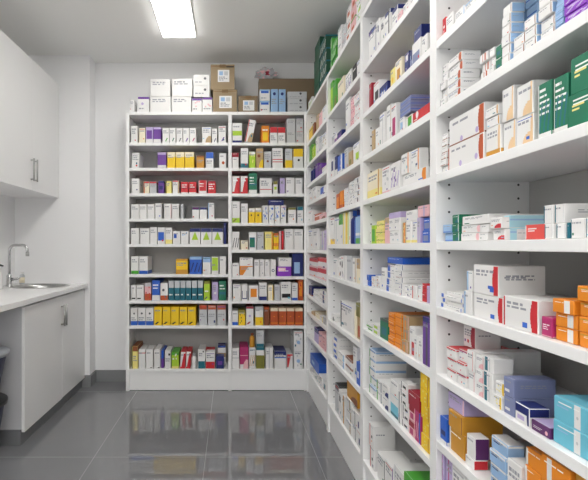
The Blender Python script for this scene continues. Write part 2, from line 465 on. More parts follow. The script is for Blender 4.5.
# second layers on the rack top, each on the boxes under it
def on_top(rack, z0, text):
    cell(rack, 0, z0, text)
TOPZ = lambda y, o=.01: H + (CY - y) * (BACK_Y + o) / F + .0004
on_top(L, TOPZ(96.4), '''
150.2 170.4 79 d.22 | w X:2 D:e:65:72:6
171.8 192.6 78.5 d.22 | w X:2
''')
on_top(L, TOPZ(97), '''
193.2 209.8 74.5 *2 d.14 | w D:x:72:66:8 X:1:40
''')
shelf(L, 1, '''
131 137.8 126 | w X D:r:65:14:10
139 145.2 128 | c X:1
145.6 153 127 | u M:p:12:25:88:80 B:w:22
153.2 161.2 127 | p T:u:14 B:w:22
162.4 169.1 128 | w F:v X:2
169.3 175.9 128 | w F:g X:2
176.1 182.7 128 | w F:x X:2
182.9 189.5 128 | w F:p X:2
189.7 196.2 128 | w F:m X:2
202 211.2 126.8 | w Q:d X:2
211.7 217.3 128.5 o.02 | w F:n X:2
218.3 226 125.8 | w F:p X:2
''')
shelf(L, 2, '''
131.2 138.8 153 o.01 a4 | w X D:r:70:14:12
157.4 166.4 152.3 | p T:u:15 B:w:17
167 175.6 152 | y T:c:30 X:2
175.8 184.6 152 | y T:c:30 X:2
184.8 194.2 152 | y T:c:30 X:2
196.3 204.3 155.8 | j T:h:12 X:2:70
205.7 213.6 152 | w T:b:40 X:2:50
219 226.4 153.3 o.005 | w D:C:58:34:22 X:1
''')
shelf(L, 3, '''
131.5 139.6 178.5 | w X:2
143.2 149.4 181.4 | c T:r:13 L:C:20 X:3
149.6 156.6 181.6 | e T:r:13 X:3
158.2 164.2 180.8 | p T:n:15 M:n:15:30:85:60
165.4 171.6 181 | q U:f L:f:20 X:2
172.4 179.2 180.3 | w T:r:10 R:d:20 X:2
180.8 188.3 181.8 | r B:w:8 Y:2 H:i:40:10
188.6 196.5 181.8 | r B:w:8 Y:2 H:i:40:10
198.5 207 180.3 | r B:w:18 Y:2 L:k:8 R:k:8
207.7 215.7 181 | r T:i:12 Y:3
''')
shelf(L, 4, '''
131 139 204.2 | w X:2
139.2 147 204.2 | w X:2
147.2 154.6 204.2 | w X:2
155 161.8 203 | w X:1 R:e:10
164 171.6 203.6 | w X:1 R:k:8
171.8 179.2 203.6 | w X:2
180.4 183.6 204 o.03 | e X:1
192 199.3 207 | w T:n:22 Y:1
199.5 207 207 | w T:n:22 Y:1
207.8 214.3 202.8 | w L:s:14 X:1
''')
shelf(L, 5, '''
131 139.3 228 | w X:2
140 149.8 228.2 | w X:2
150 157.3 226.9 | w X:2
157.5 165 227.4 | w M:b:5:20:90:72
165.2 172.5 227.5 | w B:q:26 X:2
172.8 180.6 231 | w M:b:10:45:50:78 X:1
180.8 188.8 231 | w O:s X:1
189.4 200.5 228 | w T:n:24 G:l
200.7 211.8 228 | w T:n:24 G:l
212 223.2 228 | w T:n:24 G:l
223.5 226.4 222.6 | n X:1
''')
shelf(L, 6, '''
131 138.8 256.3 | w B:v:19 X:2
139.1 148 256.3 | w B:b:19 X:2
175.8 188 259 | y B:j:30 T:j:10 X:2:80
189.5 201.8 256.6 | b Z:n T:s:16
202.6 210.8 257 | w T:s:30 D:x:40:24:6
211.3 218.8 256.8 | w M:l:6:20:94:97 X:1:60
219.5 226.2 256.4 | w X:1
''')
shelf(L, 7, '''
131 136 285 | w X:1 M:z:10:8:90:16
136.3 144 285 | w X:1 M:z:10:8:60:16
144.4 151.2 282.8 | k B:C:38 O:r T:e:20
151.8 160 280.4 | b B:w:26 Y:2
160.2 168 283 | w B:C:28 D:x:40:60:18
168.4 174.1 280.6 | t T:e:36 Y:1:40
174.3 179.9 280.6 | t T:e:36 Y:1:40
180.1 185.7 280.6 | t T:e:36 Y:1:40
185.9 191.5 280.6 | t T:e:36 Y:1:40
191.7 197.3 280.6 | t T:e:36 Y:1:40
197.5 203.2 280.6 | t T:e:36 Y:1:40
203.8 210 281.4 | l T:f:12 K:x Y:1:60
212 218.2 282 | u D:w:50:40:22 X:3
218.6 226.2 281 | g H:t:30:14 Y:2
''')
shelf(L, 8, '''
130.6 137.6 307.8 | w B:b:24 D:x:50:68:14 X:2:50
137.8 145.6 307.8 | w B:b:24 D:x:50:68:14 X:2:50
145.8 153.6 307.8 | w B:b:24 D:x:50:68:14 X:2:50
154 162.2 307 | y K:z X:1
162.5 170.7 307 | y K:z X:1
170.9 179.1 307 | y K:z X:1
179.3 187.5 307 | y K:z X:1
187.7 196 307 | y K:z X:1
199 207.2 305 | e T:C:22 X:2:60
207.7 216.4 305 | e T:C:22 X:2:60
217.2 226 305 | e T:C:22 X:2:60
''')
shelf(L, 9, '''
131.8 138 346.3 | q T:h:22 L:f:14 X:3:60
138.5 145.5 349.4 | w T:w:10 H:r:80:4 X:1
145.8 153.2 349.4 | w M:z:60:2:90:6 X:1
154 160.3 349.4 | w M:z:60:2:95:7 X:1
161 164 350.5 o.03 | p T:b:45
164.6 170.8 350.5 | w M:z:60:72:95:84 X:2:60
171.4 179 352 | l T:v:18 O:w B:q:14
179.8 185 351.8 a3 | r W:w X:1
185.4 190.4 351.5 a3 | r W:w X:1
191 196.6 354 d.06 | w bottle e
198 205.2 350 | w B:t:40 X:2 M:z:66:88:84:97
205.6 215 352 d.10 | w B:r:42 X:2
205.6 215 349 d.09 o.13 | r Y:1
216 224 356 d.09 | n M:p:20:30:80:60
217.5 226 344.8 d.09 o.125 | w T:n:14 H:d:40:20
''')

shelf(Rt, 0, '''
259.6 270 89.4 *2 d.12 | w M:b:10:66:90:88 T:s:14 X:1:30
270.6 278.2 89 d.13 | s D:n:50:80:22 X:3:60
278.5 286 89 d.13 | s D:n:50:80:22 X:3:60
287.4 307 91.5 *3 d.13 | e D:x:68:72:6 X:1:30
''')
shelf(Rt, 1, '''
232.2 242.2 122.9 | w B:n:11 H:l:36:24 X:1
244.5 252 120 a11 | w L:r:12 Q:d X:2
261.3 269.4 125.6 | o M:y:15:12:80:60 Y:1
269.8 277.5 127 | w T:r:36 X:3:50
277.7 285.6 127 | w T:r:36 X:3:50
286.6 295.6 118.5 *2 | e X:2
296 303.4 118.5 *2 | e X:3
''')
shelf(Rt, 2, '''
232 238.8 157 | w X:1
232 238.8 152.8 ^ | i Y:1
240.5 248.4 148 | w B:t:22 X:2
249 255.6 151.5 | l T:w:16 O:q X:1
256 263.6 148.5 | d D:h:38:62:22 Q:y X:1
264 271.4 151.5 | e D:h:50:40:16 X:3
272.2 283 148 | w H:r:28:4 H:r:40:4 X:3
285 292.6 148.6 | e B:y:40 X:2
293.3 303.2 148.6 | w T:y:42 D:z:55:40:12
''')
shelf(Rt, 3, '''
232 240 176 | r W:w Y:1
240.3 248 176 | r W:w Y:1
248.5 257.2 172.9 | g B:w:18 Y:3 H:t:40:8
259.6 272 178.2 | w H:r:24:5 X:3
273 277.8 181 | w T:f:26 M:l:20:30:80:55
279.8 285 178 | u D:x:40:70:20 X:2
285.7 294.7 177.6 | w X:2
295.2 302.8 177.8 | w X:2 R:e:12
''')
shelf(Rt, 4, '''
232 240 201.3 | w B:l:22 K:f X:2
240.7 248 203.4 | w X:3
248.5 254.9 208 | y T:w:26 D:z:45:52:14 X:1
255.1 261.8 208 | y T:w:26 D:z:45:52:14 X:1
262.4 268.3 205.4 d.1 | w O:s D:b:50:40:14 O:b
268.5 274.4 205.4 d.1 | w O:s D:b:50:40:14 O:b
274.6 280.4 205.4 d.1 | w O:s D:b:50:40:14 O:b
280.6 286.4 205.4 d.1 | w O:s D:b:50:40:14 O:b
268.6 284 199.8 ^ d.09 | n Y:1
288 296.2 207.5 | w T:f:14 X:2:60
297.2 303.2 206.5 | w T:t:22 X:2:60
''')
shelf(Rt, 5, '''
232 239.6 231.6 | w Z:x
240.5 248.4 240.4 | c X:2
249 256.6 232 | w M:t:5:12:80:70 M:g:10:16:70:60
256.9 264 232 | e X:2
264.7 273 231.6 | q R:o:14 X:2
273.3 278.8 233 | y T:C:14 H:o:20:20 X:1
279 281.2 231 | k X:1
281.4 283.8 231 | r X:1
284.5 293.8 229 | w X:3
294 303.2 229 | w X:2
''')
shelf(Rt, 6, '''
232 239.2 262.9 | w X:1
239.4 253 265.8 d.15 | w W:o X:2
239.4 253 257.6 ^ d.15 | w X:1
254 259.2 259.5 | w X:2
259.4 264.6 259.5 | w X:2
264.8 270 259.5 | w X:2
270.2 276 259.5 | w D:n:50:34:28 D:w:50:34:16
277 291.6 266.5 d.15 | V M:k:5:50:60:90 Y:2
278.5 291.6 257.6 ^ d.14 | w X:2
292.4 303.2 253.5 | n M:s:14:12:70:62
''')
shelf(Rt, 7, '''
232.6 241 284.2 | w X:1
241.3 247.8 284.4 | w M:n:6:8:94:14 M:n:6:8:16:60 M:n:84:8:94:60
248.4 258.6 285.6 | w M:o:20:22:85:80
259 267.2 282.8 | w B:n:22 G:w X:2
267.8 273.6 285 | c R:y:14 X:2
274.3 280.3 284.6 | e X:2
280.6 291.3 282 | w M:z:10:14:96:36 X:2
291.8 297.9 283 | w B:b:15 X:3
298.2 303.3 280 | C M:o:15:20:80:90 O:r
''')
shelf(Rt, 8, '''
232 238.2 310.7 | w B:b:22 X:1
238.5 245.4 310 | y T:f:16 O:f X:1
246 253.6 306.7 | w T:i:10 D:u:50:50:16 K:i
255 263.4 306.7 | w B:y:44 T:e:18 X:1
264 269.6 307.2 | h T:C:10 X:1
270.2 278.2 308 | C T:c:18 M:o:40:48:60:54 H:o:10:5
278.4 286.4 308 | C T:c:18 M:o:40:48:60:54 H:o:10:5
286.6 294.6 308 | C T:c:18 M:o:40:48:60:54 H:o:10:5
294.8 303 308 | C T:c:18 M:o:40:48:60:54 H:o:10:5
''')
shelf(Rt, 9, '''
232 239.4 348.4 | w H:e:50:5 X:2
239.7 248.6 347 | m B:w:20 H:k:60:3 Q:k
249 255.6 348 d.14 | w Z:j X:1:96
249.4 255 333.6 ^ o.03 | j bottle h
256 264.6 347 d.13 | f H:w:62:24 T:t:14
256.2 264.2 330.4 ^ d.12 | e B:t:20 X:2
265.4 273.4 347.8 | w P:e:40:14 X:2
274.4 286.4 351 | w T:n:24 H:b:60:6 X:2
286.7 293 354 | w W:r X:1
293.8 303 331 *2 | w O:e D:s:50:40:20 X:1
''')

CS, TS, SS, FR = 'corner side rack', 'third side rack', 'second side rack', 'front rack'
shelf(CS, 0, '''
307.5 312.4 96 d.09 | w O:v Z:l
314.3 319.5 36 *4 d.2 o.03 | D Z:g
319.8 326.3 34 *4 d.2 o.03 | D Z:w T:t:12
''')
shelf(CS, 1, '''
306.8 312 125.5 d.12 | y H:f:80:8
312.4 314.2 122 d.08 | h X:1
316 318.4 113 d.09 | d X:1
318.8 322.2 110 d.09 | k X:1
322.4 326 104 d.1 | w X:1
''')
shelf(CS, 2, '''
310 312.2 144 d.08 | v O:z
312.5 315 143 d.1 | l O:w T:v:14
315.8 318.6 136 d.1 | w X:2
319 322 134 d.1 | e X:2
322.3 326 131 d.1 | w X:2 O:d
''')
shelf(CS, 3, '''
309.5 312 164 d.05 | n bottle p
312.2 314.4 163 d.05 | n bottle u
315 317.6 162.5 d.1 | p X:1
317.9 321 162.5 d.1 | p H:x:50:10
321.6 326 164.5 d.1 | w X:1
''')
shelf(CS, 4, '''
308.5 312.5 189 d.1 | w X:1
313 316.4 186 d.1 | w X:1 O:e
320 325.4 184.5 *1 d.1 | w M:b:10:20:70:90 O:p
''')
shelf(CS, 5, '''
308.5 312.6 210 d.1 | w X:1
314.2 319.5 212.5 d.12 | C H:w:60:14
319.8 325.6 212 d.12 | k Q:h X:1
''')
shelf(CS, 6, '''
308 312.5 229 d.12 | w X:2
313 317.5 228 d.12 | w X:2
319.8 322.8 231 d.12 | e R:u:30 X:1
323.1 326 230 d.12 | u X:2 L:w:20
''')
shelf(CS, 7, '''
309.5 317.4 258.5 *2 d.18 | w T:r:40 B:k:14
317.8 326 258 *2 d.18 | w T:r:40 B:k:14
''')
shelf(CS, 8, '''
307.6 312 287 d.12 | n B:h:12 X:1
313.4 319 291.5 *2 d.14 | w X:1
319.3 326 292 *3 d.15 | w D:n:60:50:12 X:1
''')
shelf(CS, 9, '''
311.5 314.5 314 d.12 | d X:1
315 319.5 315 d.1 | c X:1
319.8 323 317 d.1 | w R:q:24 X:1
323.3 326 318 d.1 | e X:1
''')
shelf(CS, 10, '''
314.8 318.4 329.8 d.14 | u T:n:30 X:1
318.7 322 334 d.12 | k O:p X:1
322.3 326 338 *2 d.12 | k O:r X:1
''')
shelf(CS, 11, '''
309.8 313.6 373 d.13 | w X:1
314 318.6 376 d.13 | w O:t X:1
309.8 318.6 364.4 ^ d.12 | b M:s:20:30:50:60
318.9 322.2 378 d.1 | w O:t X:1
322.5 326 383 d.1 | w M:t:20:30:70:70
''')

shelf(TS, 0, '''
328.4 331.8 36.5 *3 d.16 | v Z:w T:g:10
332 336.2 36 *3 d.16 | v Z:w T:g:10
337.4 341 24 *2 d.16 | w O:e X:1
341.3 345.4 22 *2 d.16 | e O:w X:2
346 350.6 2 *3 d.16 | w M:C:20:20:70:60 X:1
350.9 355.8 -10 *3 d.16 | k M:C:20:20:70:60 B:v:14
356.2 360.6 -15 *3 d.16 | w O:v Q:l X:1
''')
shelf(TS, 1, '''
328.8 332.6 80 d.1 | l O:v T:v:20
332.9 336.6 78 d.1 | v Q:f X:1
337.4 343.4 75 d.14 | c X:1
346 351.8 68 d.12 | w Z:n X:1
352.2 356.6 61 d.12 | z Y:1
357.2 360.4 58 d.12 | w X:1
''')
shelf(TS, 2, '''
331.5 334.6 134 d.1 | e X:2
335 337.4 131 d.1 | w B:p:40 X:1
337.7 342 129 d.1 | n M:p:20:20:80:60
345.6 350 96 d.12 | w X:2
350.4 354.4 95 *3 d.12 | k O:m X:1
354.8 360.2 90 *3 d.12 | w O:k X:1
''')
shelf(TS, 3, '''
331.2 333.8 158 d.1 | w M:n:10:40:90:90
334.1 336.6 155 d.1 | n B:w:35 X:1
337 341.6 153 d.1 | b B:w:20 O:u R:w:30
343.8 347.4 147 d.1 | e X:2
347.7 351.4 150 d.1 | d M:f:20:20:80:50
353.4 359.8 140 d.12 | w M:l:40:15:90:50 X:1:90
''')
shelf(TS, 4, '''
336.2 339.4 193 d.1 | C M:o:10:10:80:80
339.7 343 190 d.1 | o B:C:20
344.4 348.8 187 *3 d.13 | w O:e
349.2 354.6 180 *4 d.13 | w O:x
355 360.4 176 *4 d.13 | w D:x:60:50:12 X:1
''')
shelf(TS, 5, '''
328.6 334 216 d.1 | w B:y:18 X:2
334.5 338.6 217 d.09 | w P:e:30:14
339 342.4 212 d.1 | w T:v:36 X:1
342.8 346.6 212 d.1 | q P:w:30:30 R:y:20
347 349.6 211 d.1 | w P:l:20:20
350.2 352.6 209 d.05 | n bottle b
352.9 355.8 209 d.05 | b bottle n
356.2 360.4 216 d.1 | s B:v:20 H:w:30:10
''')
shelf(TS, 6, '''
334 338 259 d.09 | w X:1
338.4 341 257 d.09 | w D:z:50:70:20 D:z:50:20:20
341.3 344 256 d.09 | w D:z:50:60:24 O:x
344.4 351.6 256 d.1 | e X:1 L:w:30
353 356.2 258 d.09 | w R:d:20 X:1
356.6 360.4 259 d.1 | c T:d:40 X:1
''')
shelf(TS, 7, '''
331 334.6 315 d.08 | w D:x:50:20:16
340 351.8 306 d.12 | w L:x:10 O:e X:2
353 356 302 d.05 | c bottle w
356.4 360.5 318 d.1 | d M:C:20:10:70:60
356.4 360.5 304 ^ d.1 | f X:1
''')
shelf(TS, 8, '''
332.4 337.6 338 *4 d.12 | w M:b:30:20:80:70
338.4 345 356 *2 d.16 | w X:1 R:s:20
345.3 352 361 *2 d.16 | w T:h:30 X:1
353 356.6 348 d.07 | w X:2 M:b:50:20:90:30
357 360.5 364 d.1 | b M:w:20:30:70:60
''')
shelf(TS, 9, '''
334.6 338.4 387 d.1 | e T:z:20 X:2
338.8 341.6 392 d.1 | w M:x:20:60:80:80 X:1
342 345.6 398 d.1 | w P:j:30:30 X:1
346 351.6 402 *3 d.16 s372 | w P:d:70:14 X:1
352 356 412 *2 d.14 | w X:1 P:z:70:12
356.4 360.6 417 *2 d.14 | w M:n:50:20:80:60
346.4 357 391 ^ d.11 | j Q:h
''')

shelf(SS, 1, '''
367.8 371.6 27 d.1 | w T:n:14 X:2
372 375.8 24 d.1 | w T:n:14 X:2
376.2 380.4 17 d.13 | w L:n:10 M:n:50:60:80:80 X:2
380.8 385 15 d.13 | w M:x:20:60:70:80 X:2
385.4 390.8 7 d.12 | w T:n:16 P:z:70:20 X:1:70
391.2 396.8 3 d.12 | w T:n:20 X:2:70
397.4 401.8 9 d.13 | k Q:r X:2
402.4 406 2 d.13 | w X:2 P:e:60:10
406.4 410.5 -2 d.13 | w D:r:50:30:16 X:1
411 420 -9 /2 d.13 | w X:2
''')
shelf(SS, 2, '''
369 371.4 82 d.12 | i X:1
372.4 378 79 d.14 s388 | w M:z:30:20:95:60 L:x:8
378.4 386.6 80 d.1 | n M:w:12:20:70:50 Z:b
390 394.4 66 d.11 | q D:y:50:40:22 X:1
394.8 401.4 56 d.11 | c M:j:30:10:80:60 X:1:90
404 408.6 50 d.1 | n M:w:20:60:80:90 O:u
409 412.6 48 d.1 | n O:s M:S:15:10:80:50
412.8 421.4 36 d.1 | w M:S:4:5:90:52
413 420.8 23 ^ d.09 o.03 | n X:1
422.4 428.4 32 d.1 | w D:x:50:60:8 X:2
''')
shelf(SS, 3, '''
371.6 374.4 129 d.1 | d X:1
374.8 379 126 d.1 | w X:2
379.4 384.8 111 d.1 | w P:e:60:10 X:1
386.6 391.2 103 d.12 | w R:d:10 X:2
391.6 396.8 102 d.12 | w M:m:25:5:90:60 X:1:92
400 404.6 116 d.11 | w M:s:20:20:80:70
405 411.2 113 d.15 | w M:v:30:10:95:92
400.4 411.2 94 ^ *3 d.15 | S H:b:40:12 X:1
412 429.8 102 d.13 | r M:w:0:0:8:100 D:w:34:68:8 M:w:14:24:36:32
''')
shelf(SS, 4, '''
367.6 379.6 168 d.12 | c B:q:30 R:j:10 X:2
382.6 390.6 164 d.1 | w O:e B:k:6 X:2
391 400.4 160 d.1 | w O:p Z:u X:1
402 426 166 d.16 *1 | w R:o:16 X:2
402 418 147 ^ /2 d.16 s428 | w R:o:14 O:e X:2
''')
shelf(SS, 5, '''
370 374.8 225 d.1 | l L:w:20 M:v:30:10:90:80
376 383.6 220 *3 d.1 | q O:l H:f:40:10
384.2 389 217 d.12 | k T:d:22 X:3
389.4 400.8 217 *2 /2 d.14 | w X:2
389.4 400.8 213.5 ^ d.14 | u X:1
401.6 405.6 222 d.1 | d P:o:30:40 O:q
406 416.6 220 /2 d.12 | w B:q:12 X:3
405 416.6 209 ^ d.13 | w X:2
418 422 217 d.12 | u P:e:50:20 X:2
422.4 429.8 217 *2 d.12 | b M:S:10:10:85:60 Y:1
418.4 429.6 204 ^ d.13 | k P:u:50:14 X:1
''')
shelf(SS, 6, '''
367.2 370 275 *2 d.1 | b X:1
371.8 375.6 277 *2 d.11 | w O:o X:1
376 380 276 *2 d.11 | w O:C X:1
380.4 386 268 d.1 | w X:2
386.8 394.8 265.4 *4 d.19 | w L:b:34 X:1
395.2 403 264.6 *5 d.19 | w X:1 R:n:8
403.4 409.6 286 *2 d.19 | w X:2 D:n:60:30:8
387.5 403 258 ^ d.22 | b Y:1
410 416.8 286 d.16 | w P:r:40:14 X:2
417.2 421 285 d.14 | w X:1
421.4 427 284 *2 d.15 | r H:i:44:8 L:w:12 Y:1
427.4 430 286 d.13 | u X:1
''')
shelf(SS, 7, '''
367.2 372 325 *2 d.1 | w B:v:50 X:1
372.4 378.4 326 *2 d.1 | w M:l:30:20:90:80
379.6 387.6 321 d.12 | g T:x:10 M:t:20:20:80:60
388.4 394.4 314 *4 d.15 | o H:C:40:14 Y:1
394.8 401.6 315 *4 d.15 | o R:d:16 H:C:50:10
402.2 408.2 317 *3 d.16 | d P:o:30:20 R:k:12 X:2
409 414.6 328 d.16 | w M:r:40:5:90:50 X:1:90
415 422.6 338 d.16 /2 | w P:e:60:8 X:2
423.4 430 318 d.12 | p P:x:50:30 T:n:10 X:1
''')
shelf(SS, 8, '''
369.6 376 352 *5 d.15 s407 | w T:s:24 L:v:10 X:1
376.6 382.8 384 d.15 *2 | w L:v:16 P:n:70:10 X:1
383.2 389.2 387 d.15 *2 | w Q:n X:1
389.6 397.8 400 d.09 | a B:t:14 T:w:40
390 397.6 384 ^ d.14 | w X:1
398.4 401 392 d.14 | w P:x:30:40
401.6 408 385 *6 d.15 s417 | w L:x:10 M:z:30:20:80:55
408.6 414.4 408 *2 d.14 | k T:i:40 M:m:20:10:80:50
414.8 420.6 414 d.14 | m Z:k R:b:30
409 420.4 398 ^ d.13 | i Y:1
421.2 429.4 377 *5 d.08 | y R:j:14 O:q
''')
shelf(SS, 9, '''
369 373.8 427 d.17 *2 s396 | w P:r:20:14 M:z:55:40:80:52
376.8 384.4 461 d.18 s410 | w X:2 R:z:8
385 393 469 d.18 s416 | w R:p:10 X:2
393.6 404 477 d.18 | w X:2 L:e:10
404.6 416 485 d.18 | v U:v Y:1
416.6 428 495 d.18 | w X:2
''')

shelf(FR, 2, '''
436.8 444.6 16 d.12 | r M:w:20:50:80:62 M:k:25:15:60:40
445.6 453.4 10 d.14 | w X:3
454 464.4 3 d.14 | w X:3 R:s:8
465.4 475.4 -5 d.14 | w T:s:14 X:3
476.4 492 -16 /2 d.14 | w X:2
493 530 -40 /3 d.16 | w R:s:10 X:3
''')
shelf(FR, 3, '''
437.2 446.6 62 *5 d.13 | w L:x:7 X:2
447.6 461.4 50 *5 d.19 s481 | w R:C:20 X:2 x
480.6 489.2 50 *3 d.14 | w P:C:38:8 P:C:66:18
489.6 494.6 46 *3 d.14 | w X:1
495 501.4 42 *2 d.14 | g T:w:6 M:t:20:20:80:50
502 511.4 1 *6 d.12 s520 | w R:h:8 L:e:4 S:s
512 524.4 30 *2 d.14 | w R:h:8 X:1 S:s
513 524 -6 ^ *5 d.07 o.09 | s H:b:40:10 S:s
525 537.6 12 *3 d.14 | w R:h:8 X:1 S:s
526 537.4 -14 ^ *3 d.08 o.07 | s H:b:40:10 S:s
538.4 553.4 0 *3 d.14 | w R:h:7 X:1 S:s
539 553 -22 ^ *2 d.14 | w R:h:7 X:1 S:s
554.4 563.6 -20 *8 d.13 | s H:S:30:12 S:s
564.6 600 -28 *3 d.14 | V Z:u Y:2
''')
shelf(FR, 4, '''
436.8 447 132 *6 d.16 | w B:h:14 X:1
449 485 132 d.16 | w L:C:3 R:C:12 X:1 D:u:82:20:4 D:u:38:14:4
449.4 485 101 ^ d.16 | w B:h:5 R:C:15 X:1 D:u:82:20:4 D:u:38:14:4
485.8 501 123 d.17 | w R:H:16 B:j:18 X:2
486.2 500 103 ^ *2 d.16 | w R:j:10 X:1
501.6 514.4 118 d.15 | w Q:H R:H:14 X:1
502 513.8 84 ^ d.15 | w Q:H R:H:14 X:1
515 532.6 112 d.15 | w Q:H R:H:14 X:1
515.4 532 79 ^ d.15 | w Q:H R:H:14 X:1
535.6 550.4 78 d.14 s560 | g B:w:10 L:w:6 Y:5:96 Z:t
551.4 567 71 d.14 s580 | g B:w:10 L:w:4 Y:5:96 Z:t
568.2 622 73 d.16 | g B:g:4 M:q:8:50:24:56 M:q:8:62:34:68 Y:2:90
568.6 621 31 ^ d.16 | g M:q:8:44:20:50 M:q:8:56:34:62 Y:2:84
''')
shelf(FR, 5, '''
443.4 452 224 *2 d.08 | s X:1 B:b:12
452.6 459.8 214 *3 d.13 | g Q:t R:w:12 Y:1
460.4 479.4 224 *2 d.12 | w R:k:16 X:2
461.6 488 213.4 ^ d.14 | w X:2
480 488.4 224 *2 d.1 | w X:1
491.2 503.4 216.5 *2 d.09 | w Q:r X:2
504 510.6 215 *2 d.16 o.03 | A X:1 H:s:60:14
516 523 216.5 *1 d.16 o.06 | A L:w:40 T:s:12
523 543.6 223.4 d.09 | R M:w:0:0:5:100 M:w:14:70:60:78 M:w:14:54:50:62
545 565.4 222.6 /2 d.16 | w L:t:12 X:1 R:e:6
542.4 563 203 ^ /2 d.17 | w L:t:12 X:1 R:e:6 x
566 570 222 d.18 | t X:1
570.6 604 216 /2 d.16 | w L:t:5 X:1 x
''')
shelf(FR, 6, '''
437.4 445.4 293 *3 d.11 | w L:b:70 X:1
445.8 463.2 294 *4 d.15 | w X:1 R:b:5
464 472 291.5 d.16 | w L:s:22 X:1
465 471.4 271 ^ d.1 | w L:s:30
473 502.6 298 *1 d.18 | w R:r:15 M:b:60:8:74:26 X:2
473 498.6 266 ^ d.2 s546 | w R:r:22 M:b:68:10:84:28 X:2 x
504 539.8 301 d.1 | w L:r:4 R:r:20 M:b:58:9:72:26 X:2
541 552.6 318 d.06 | m Y:3:70 B:k:5
553.4 576 301 *3 d.08 | o P:w:56:28 Y:1
577.4 622 290 *4 d.12 | o Y:2 H:j:80:12
''')
shelf(FR, 7, '''
447 457 350 *3 d.16 | w T:r:14 X:1 D:r:50:30:5
457.4 466.4 352 *3 d.16 | w T:r:14 X:1 D:r:50:30:5
467 474.6 352 *2 d.17 | w P:r:80:5 X:2
462.5 474.6 328 ^ d.07 o.05 | w R:i:38 X:3 D:r:40:26:8
475.2 483.6 357 *3 d.18 s510 | w Q:k R:r:6 X:2
484.2 493.6 359 *3 d.2 s514 | w L:t:34 P:e:56:8 X:1
494.2 503.6 384 *2 d.1 | w R:y:24 O:q X:1
504.4 515.2 380 *2 d.16 s558 | S M:w:10:20:60:36 X:1 x
516 531.6 409 d.12 s552 | w T:n:46 R:n:16 M:u:14:14:66:40
532.2 551.4 431 d.12 | P D:k:84:36:8 M:w:8:30:50:36 M:w:8:46:60:52 U:u
552 600 416 *2 d.16 | a P:w:47:14 D:e:54:46:2.5 M:s:6:60:34:66 Y:1
''')
shelf(FR, 8, '''
436.8 448.4 420 d.11 | b B:w:12 M:n:10:30:80:50
449 464.6 437 d.2 s500 | j M:w:0:0:10:100 Y:1
449.6 464 418 ^ d.2 s505 | j R:h:6 X:1
447 463 401 ^ d.19 s492 | u X:2 R:k:8
465.6 474.6 461 d.16 s489 | w S:r X:1
465.8 474.6 439 ^ d.15 s489 | w S:P X:1
490 507 446 *4 d.18 s524 | s T:w:18 X:2 M:n:12:60:50:70
508 523 468 d.15 | w B:e:10 X:2
524 541 457 *4 d.17 | o L:w:12 Y:1
541.6 572 472 *3 d.17 | o P:w:20:18 Y:1
573 600 484 *2 d.17 | j Y:1
''')
shelf(FR, 9, '''
437 444 456 d.1 | u P:m:30:16 X:2
444.4 452 460 d.1 | u P:m:30:16 X:2
453 466 474 d.16 | w X:2
467 482 480 d.16 | w P:x:70:10 X:2
''')
# ---------------------------------------------------------------- labels for everything on the racks
def label_entries():
    cells = {}
    for e in ENTRIES:
        f = list(dict.fromkeys(e['feats']))[:2]
        e['desc'] = e['base'] + ' ' + e['word'] + (' with ' + f[0] if f else '')
        e['full'] = e['base'] + ' ' + e['word'] + (' with ' + f[0] + (' and ' + f[1] if len(f) > 1 else '') if f else '')
        cells.setdefault((e['rack'], e['row']), []).append(e)
    vis0 = {'front rack': 1}
    for (rack, row), es in cells.items():
        if row == 0: where = 'atop the ' + rack
        else:
            r = row - vis0.get(rack, 0)
            where = ORD[r] + (' visible' if rack == 'front rack' else '') + ' shelf, ' + rack
        es.sort(key=lambda e: (e['o'].location.x if 'back' in rack else -e['o'].location.y, -e['o'].location.z))
        cols = {}
        for e in es: cols.setdefault((e['desc']), []).append(e)
        for i, e in enumerate(es):
            same = cols[e['desc']]
            if len(same) == 1:
                near = [q for q in es if q['base'] != e['base']]
                near.sort(key=lambda q: (q['o'].location - e['o'].location).length)
                lab = e['full'] if len(e['full'].split()) <= 9 else e['desc']
                if near and len(lab.split()) + len(where.split()) <= 12: lab += ' beside ' + near[0]['base'] + ' ' + near[0]['word']
                lab += ', ' + where
            else:
                ids = []
                for q in same:
                    k = round((q['o'].location.x if 'back' in rack else q['o'].location.y) * 200)
                    if not ids or min(abs(k - j) for j in ids) > 1: ids.append(k)
                k = round((e['o'].location.x if 'back' in rack else e['o'].location.y) * 200)
                ci = min(range(len(ids)), key=lambda j: abs(ids[j] - k))
                stack = sorted([q for q in same if abs(round((q['o'].location.x if 'back' in rack else q['o'].location.y) * 200) - ids[ci]) <= 1], key=lambda q: -q['o'].location.z)
                li = stack.index(e)
                lw = '' if len(stack) == 1 else ('topmost' if li == 0 else 'lowest' if li == len(stack) - 1 else ORD[li + 1] + ' down')
                base = e['desc']
                if len(ids) == 1: lab = f'{base}, {lw} in its stack, {where}' if len(base.split()) < 7 else f'{base}, {lw}, {where}'
                elif lw: lab = f'{base}, {lw} in {ORD[ci + 1]} stack, {where}' if len(base.split()) < 6 else f'{base}, {lw}, {ORD[ci + 1]} stack, {where}'
                else: lab = f'{base}, {ORD[ci + 1]} such from left, {where}' if len((base + where).split()) < 12 else f'{base}, {ORD[ci + 1]} such, {where}'
            w = lab.replace(',', ' ').split()
            e['lab'] = lab if len(w) <= 16 else lab.replace(' in its stack', '').replace(' visible', '')
            tag(e['o'], e['lab'], e['word'], ('medicine boxes on the ' if row else 'boxes atop the ') + rack)
bpy.context.view_layer.update()
label_entries()

